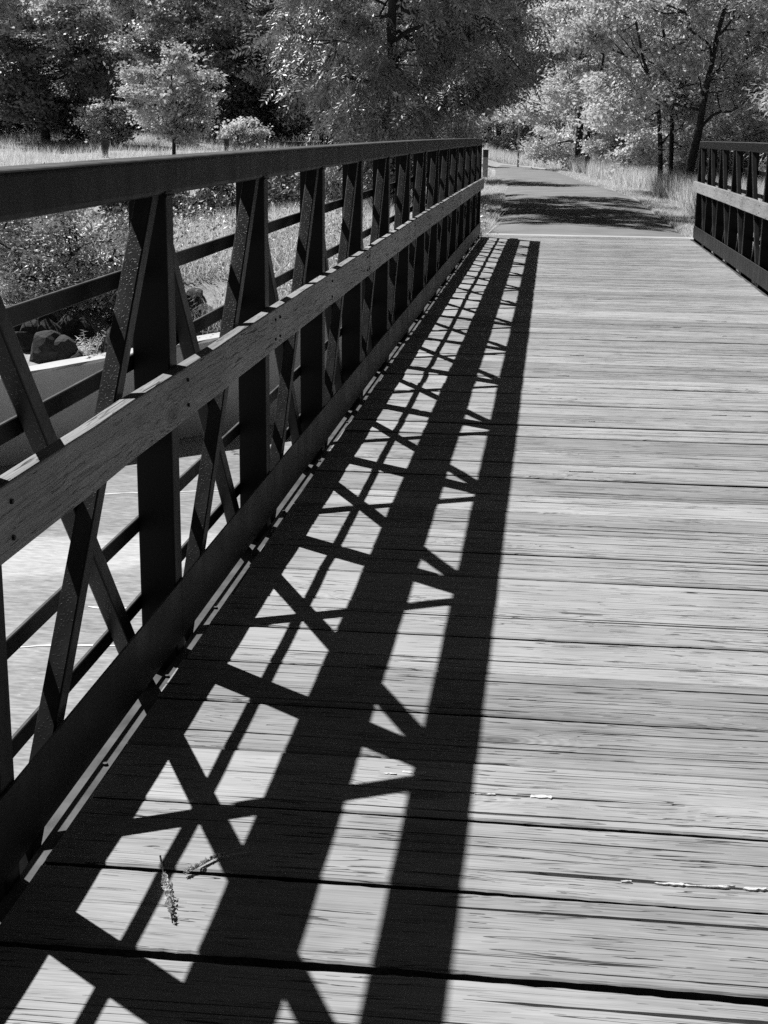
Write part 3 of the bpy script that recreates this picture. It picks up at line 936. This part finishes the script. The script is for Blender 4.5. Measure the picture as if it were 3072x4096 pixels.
for i, (x, y, h, rx, lab) in enumerate([(2.3, 47, 2.2, 1.0, 'pale bush in front of the twin stems'), (3.6, 42.5, 1.9, 1.0, 'bush behind the leaning trunk'), (-.3, 74, 2.6, 1.3, 'bush left of the forked tree'), (2.0, 54, 2.9, 1.3, 'tall bush right of the forked tree'),
                                        (-3.6, 82, 2.6, 1.6, 'bush closing the far end of the path'), (-1.2, 84, 2.8, 1.6, 'bush beside the one closing the far end of the path'), (1.2, 80, 2.8, 1.5, 'bush far behind the forked tree'), (-6.2, 84, 2.6, 1.6, 'bush left of the one closing the far end of the path'), (4.7, 39, 2.0, 1.1, 'pale bush between leaning trunk and narrow leaved tree'), (6.6, 36.0, 2.1, 1.2, 'pale bush behind the sunny rail')]):
    tree('bush', x, y, h, rx, .15, .03, 8500, .13, .075, M['leaf_light'], lab, 150 + i, limbs=10, clump=.32, cat='bush', group='bushes along the wood edge')

# bank: the large shrub, the small feathery plant and darker scrub in the meadow
tree('shrub', -6.15, 16.9, 1.22, 1.15, .1, .03, 26000, .060, .024, M['leaf_shrub'], 'large round willowy shrub on the bank above the riprap', 171, limbs=26, clump=.24, cat='shrub', skirt=1.7, up_d=.62)
tree('shrub', -7.7, 17.9, 1.05, .95, .1, .03, 14000, .060, .024, M['leaf_shrub'], 'smaller willowy shrub beside the large round one on the bank', 172, limbs=18, clump=.22, cat='shrub', skirt=1.4, up_d=.62)
for i, (x, y, h, rx) in enumerate([(-7.6, 27.5, .75, .7), (-7.0, 29.5, .8, .7), (-6.6, 31.5, .85, .75), (-6.3, 33.8, .9, .8), (-8.3, 26, .7, .7)]):
    tree('scrub', x, y, h, rx, .05, .02, 2600, .10, .07, M['leaf_dark'], 'dark low scrub plant in a row across the pale meadow', 180 + i, limbs=8, clump=.2, cat='scrub', group='row of dark scrub in the meadow')


def sprig(name, x, y, h, nst, ll, lw, mat, label, seed, cat='plant', z=None, group=None):
    r = np.random.default_rng(seed)
    z0 = float(ground_z(x, y)) if z is None else z
    root = tag(empty(name, (x, y, z0)), label, cat, group)
    tv, tq, n0, pts, axs = [], [], 0, [], []
    for s in range(nst):
        d = np.array([r.normal(0, .35), r.normal(0, .35), 1.0])
        e = d * h * r.uniform(.7, 1.05)
        p_ = wander(r, np.array([r.normal(0, .04), r.normal(0, .04), -.05]), e, 6, .01)
        v, q = tube(p_, np.linspace(.006, .002, 6), 4); tv.append(v); tq.append(q + n0); n0 += len(v)
        for t in np.linspace(.1, 1, 26):
            b = np.array([np.interp(t, np.linspace(0, 1, 6), p_[:, i]) for i in range(3)])
            az = r.uniform(0, 6.3); o = np.array([math.cos(az), math.sin(az), .35])
            ln = ll * (1.15 - .6 * t)
            pts.append(b + o * ln * .5); axs.append(o)
    V, Q = leaves(np.array(pts), ll, lw, .35, seed, .0, np.array(axs))
    link('stem', np_mesh('stem', np.concatenate(tv), np.concatenate(tq)), mat, root)
    link('leaf', np_mesh('leaf', V, Q), mat, root)
    return root


sprig('feathery_plant', -5.36, 14.78, .34, 5, .075, .011, M['grass_tall'], 'pale feathery plant growing just behind the wing wall top', 201, z=-.97)
sprig('leafy_weed', -2.15, 20.7, .55, 5, .13, .05, M['leaf_light'], 'broad leaved weed poking through the bars near the bridge end', 202)
sprig('leafy_weed', -1.95, 22.3, .3, 5, .08, .04, M['leaf_light'], 'leafy weed at the asphalt corner beside the bridge end', 203)
sprig('leafy_weed', 2.2, 20.6, .5, 5, .13, .05, M['leaf_light'], 'leafy weed behind the sunny truss by the end post', 204)
sprig('leafy_weed', 2.5, 18.9, .6, 5, .15, .05, M['leaf_light'], 'leafy weed behind the sunny truss above the wing wall', 205)


def blades(n, sampler, hgt, wid, lean, seed, mat, name, zfun=None):
    r = np.random.default_rng(seed)
    x, y = sampler(r, n)
    z = ground_z(x, y) if zfun is None else zfun(x, y)
    k = len(x)
    h = hgt * r.uniform(.45, 1.25, k); w = wid * r.uniform(.6, 1.3, k)
    az = r.uniform(0, 2 * math.pi, k); la = r.normal(0, lean, (k, 2)) * h[:, None] + np.array([.06, -.04]) * h[:, None]
    V = np.empty((k, 3, 3))
    cx, sx = np.cos(az) * w / 2, np.sin(az) * w / 2
    V[:, 0] = np.c_[x - cx, y - sx, z - .02]
    V[:, 1] = np.c_[x + cx, y + sx, z - .02]
    V[:, 2] = np.c_[x + la[:, 0], y + la[:, 1], z + h]
    return link(name, np_mesh(name, V.reshape(-1, 3), None, np.arange(3 * k).reshape(-1, 3)), mat)


def patchy(x, y, s=1.0):
    return .5 + .25 * np.sin(x * 1.3 * s + 2 * np.sin(y * .5 * s)) + .25 * np.sin(y * 1.1 * s + 1.7 * np.sin(x * .8 * s) + 1)


def meadow(r, n):
    y = 15 + 60 * r.random(n) ** 1.5
    lo_, hi_ = -.42 * y - 3, np.minimum(np.interp(y, PATH_Y, PATH_L) - .6, -2.0)
    x = lo_ + (hi_ - lo_) * r.random(n)
    ys = np.interp(x, SHX, SHY)
    ok = (y > ys + .9) & ((x > -4.6) | (y > ys + 4.0)) & (r.random(n) < .35 + .65 * patchy(x, y))
    return x[ok], y[ok]


def verge_tall(r, n):
    y = 19 + 62 * r.random(n) ** 1.25
    e = np.interp(y, PATH_Y, PATH_R)
    x = e + .85 + .35 * np.sin(y * .8) + (5.5 + .05 * y) * r.random(n) ** 1.4
    ok = (y > np.interp(x, SHX, SHY) + .8)
    return x[ok], y[ok]


def verge_short(r, n):
    y = 22.2 + 42 * r.random(n) ** 1.6
    left = r.random(n) < .5
    x = np.where(left, np.interp(y, PATH_Y, PATH_L) + .05 - 1.5 * r.random(n) ** 1.7, np.interp(y, PATH_Y, PATH_R) - .05 + 1.1 * r.random(n) ** 1.6)
    return x, y


def bank(r, n):
    x = -10.5 + 9.0 * r.random(n)
    ys = np.interp(x, SHX, SHY)
    y = ys + 1.5 + 7.5 * r.random(n) ** 1.1
    ok = (y < 24) & ((x > -4.6) | (y > ys + 4.0)) & (r.random(n) < patchy(x, y, 1.6) + .15)
    return x[ok], y[ok]


tag(blades(205000, meadow, .34, .013, .42, 301, M['grass'], 'meadow_grass'), 'pale ragged grass covering the meadow beyond the stream', 'grass', kind='stuff')
tag(blades(170000, verge_tall, .60, .014, .28, 302, M['grass_tall'], 'tall_grass'), 'tall pale grass along the sunny edge of the path', 'grass', kind='stuff')
tag(blades(80000, verge_short, .08, .012, .5, 303, M['grass'], 'verge_grass'), 'short trodden grass on both verges of the path', 'grass', kind='stuff')
tag(blades(30000, bank, .34, .009, .55, 304, M['grass_tall'], 'bank_grass'), 'long arching grass on the stream bank beside the bridge', 'grass', kind='stuff')
# broad leaved ground cover on the bank
r = np.random.default_rng(305)
bx, by = bank(r, 42000)
bz = ground_z(bx, by) + .42 * r.random(len(bx)) * (.4 + patchy(bx, by, 2.3))
V, Q = leaves(np.c_[bx, by, bz], .065, .026, .5, 306)
tag(link('bank_weeds', np_mesh('bank_weeds', V, Q), M['leaf_mid']), 'broad leaved weeds covering the stream bank', 'weeds', kind='stuff')


# riprap stones behind the wing wall
def stone_mesh(seed):
    r = random.Random(seed)
    bm = bmesh.new()
    bmesh.ops.create_icosphere(bm, subdivisions=3, radius=1)
    cuts = [(Vector((r.gauss(0, 1), r.gauss(0, 1), r.gauss(0, 1))).normalized(), r.uniform(.55, .9)) for _ in range(14)]
    for v in bm.verts:
        for nrm, d in cuts:
            t = v.co.dot(nrm)
            if t > d: v.co -= nrm * (t - d) * .92
        v.co += Vector((r.gauss(0, .012), r.gauss(0, .012), r.gauss(0, .012)))
    me = bpy.data.meshes.new('riprap_stone'); bm.to_mesh(me); bm.free()
    me.materials.append(M['stone'])
    return me


stones = [stone_mesh(i) for i in range(6)]
r = random.Random(5)
for i in range(64):
    t = r.uniform(-8.0, -3.4); d = .42 + 1.5 * r.random()
    x = t - d * .74; yb = np.interp(t, SHX, SHY); y = yb + d * .67
    s = r.uniform(.13, .30) * (1.0 if d < 1.2 else .8)
    z = float(ground_z(x, y))
    z = max(z, -1.25) + s * .25
    o = link('riprap_stone', stones[i % 6], None, None, (x, y, z), (r.uniform(0, 6), r.uniform(0, 6), r.uniform(0, 6)))
    o.scale = (s * r.uniform(.9, 1.5), s, s * r.uniform(.6, .9))
    tag(o, 'dark angular riprap stone heaped behind the concrete wing wall', 'stone', 'riprap stones behind the wing wall')

# ------------------------------------------------------------------ small things
# marker post beside the path, with a darker cap band
root = tag(empty('marker_post', (-2.80, 50.5, float(ground_z(-2.80, 50.5)))), 'short square grey marker post at the path edge beyond the rail end', 'post')
link('post', box_mesh('post', -.085, .085, -.085, .085, -.1, .80, .008), M['post_wood'], root)
M['post_dark'] = rough_mat('post_cap_paint', .05, 9, .2, 60)
link('cap', box_mesh('cap', -.089, .089, -.089, .089, .70, .955, .008), M['post_dark'], root)
# thin sign pole in the tall grass
gz = float(ground_z(-1.35, 62.0))
root = tag(empty('pole', (-2.05, 66.0, gz)), 'thin dark pole standing in the tall grass at the path bend', 'pole')
v, q = tube([(0, 0, -.1), (0, 0, 1.1), (.01, 0, 2.2)], [.045, .042, .04], 8)
link('shaft', np_mesh('shaft', v, q, smooth=True), M['post_wood'], root)
link('bracket', box_mesh('bracket', -.5, .25, -.03, .03, 1.95, 2.05, .005), M['post_dark'], root)
# posts in the meadow
for (x, y, w, h, lab) in ((-16.6, 52, .09, .62, 'thick grey stump post in front of the pale bushes'), (-12.8, 55, .08, .5, 'grey stump post near the small maple trunk'), (-12.2, 34, .07, .62, 'small dark stake alone in the near meadow grass')):
    gz = float(ground_z(x, y))
    root = tag(empty('meadow_post', (x, y, gz)), lab, 'post')
    link('post', box_mesh('post', -w, w, -w, w, -.1, h, .02), M['bark'], root)
    link('cap', box_mesh('cap', -w * 1.06, w * 1.06, -w * 1.06, w * 1.06, h - .08, h + .03, .01), M['post_dark'], root)


# dry grass seed heads dropped on the planks
def seed_head(pts, r0, label, seed):
    r = np.random.default_rng(seed)
    pts = np.array(pts, float)
    root = tag(empty('grass_seed_head', tuple(pts[0])), label, 'seed head', 'seed heads dropped on the planks')
    P_ = pts - pts[0]
    t = np.linspace(0, 1, 24); k = np.linspace(0, 1, len(P_))
    c = np.stack([np.interp(t, k, P_[:, i]) for i in range(3)], -1)
    v, q = tube(c, np.linspace(.0022, .0012, 24), 5)
    link('stalk', np_mesh('stalk', v, q), M['seed'], root)
    d = P_[-1] - P_[0]; d /= np.linalg.norm(d)
    f = r.uniform(.38, 1.0, 240)
    b = np.stack([np.interp(f, k, P_[:, i]) for i in range(3)], -1)
    b += r.normal(0, r0, (240, 3)) * np.array([1, 1, .5]) * np.sin((f[:, None] - .3) * 4.2)
    b[:, 2] = np.abs(b[:, 2]) + .003
    V, Q = leaves(b, .011, .0042, .3, seed, 0, np.tile(d, (240, 1)))
    link('seeds', np_mesh('seeds', V, Q), M['seed'], root)


zb = bend(2.5)
seed_head([(-1.271, 2.612, zb + .012), (-1.245, 2.54, zb + .016), (-1.222, 2.479, zb + .010), (-1.190, 2.386, zb + .006)], .0036, 'dry grass seed head lying in full sun across a plank gap', 11)
seed_head([(-1.094, 2.662, zb + .008), (-1.16, 2.628, zb + .008), (-1.205, 2.555, zb + .006)], .0020, 'dry grass seed head half in the shadow on a plank', 12)
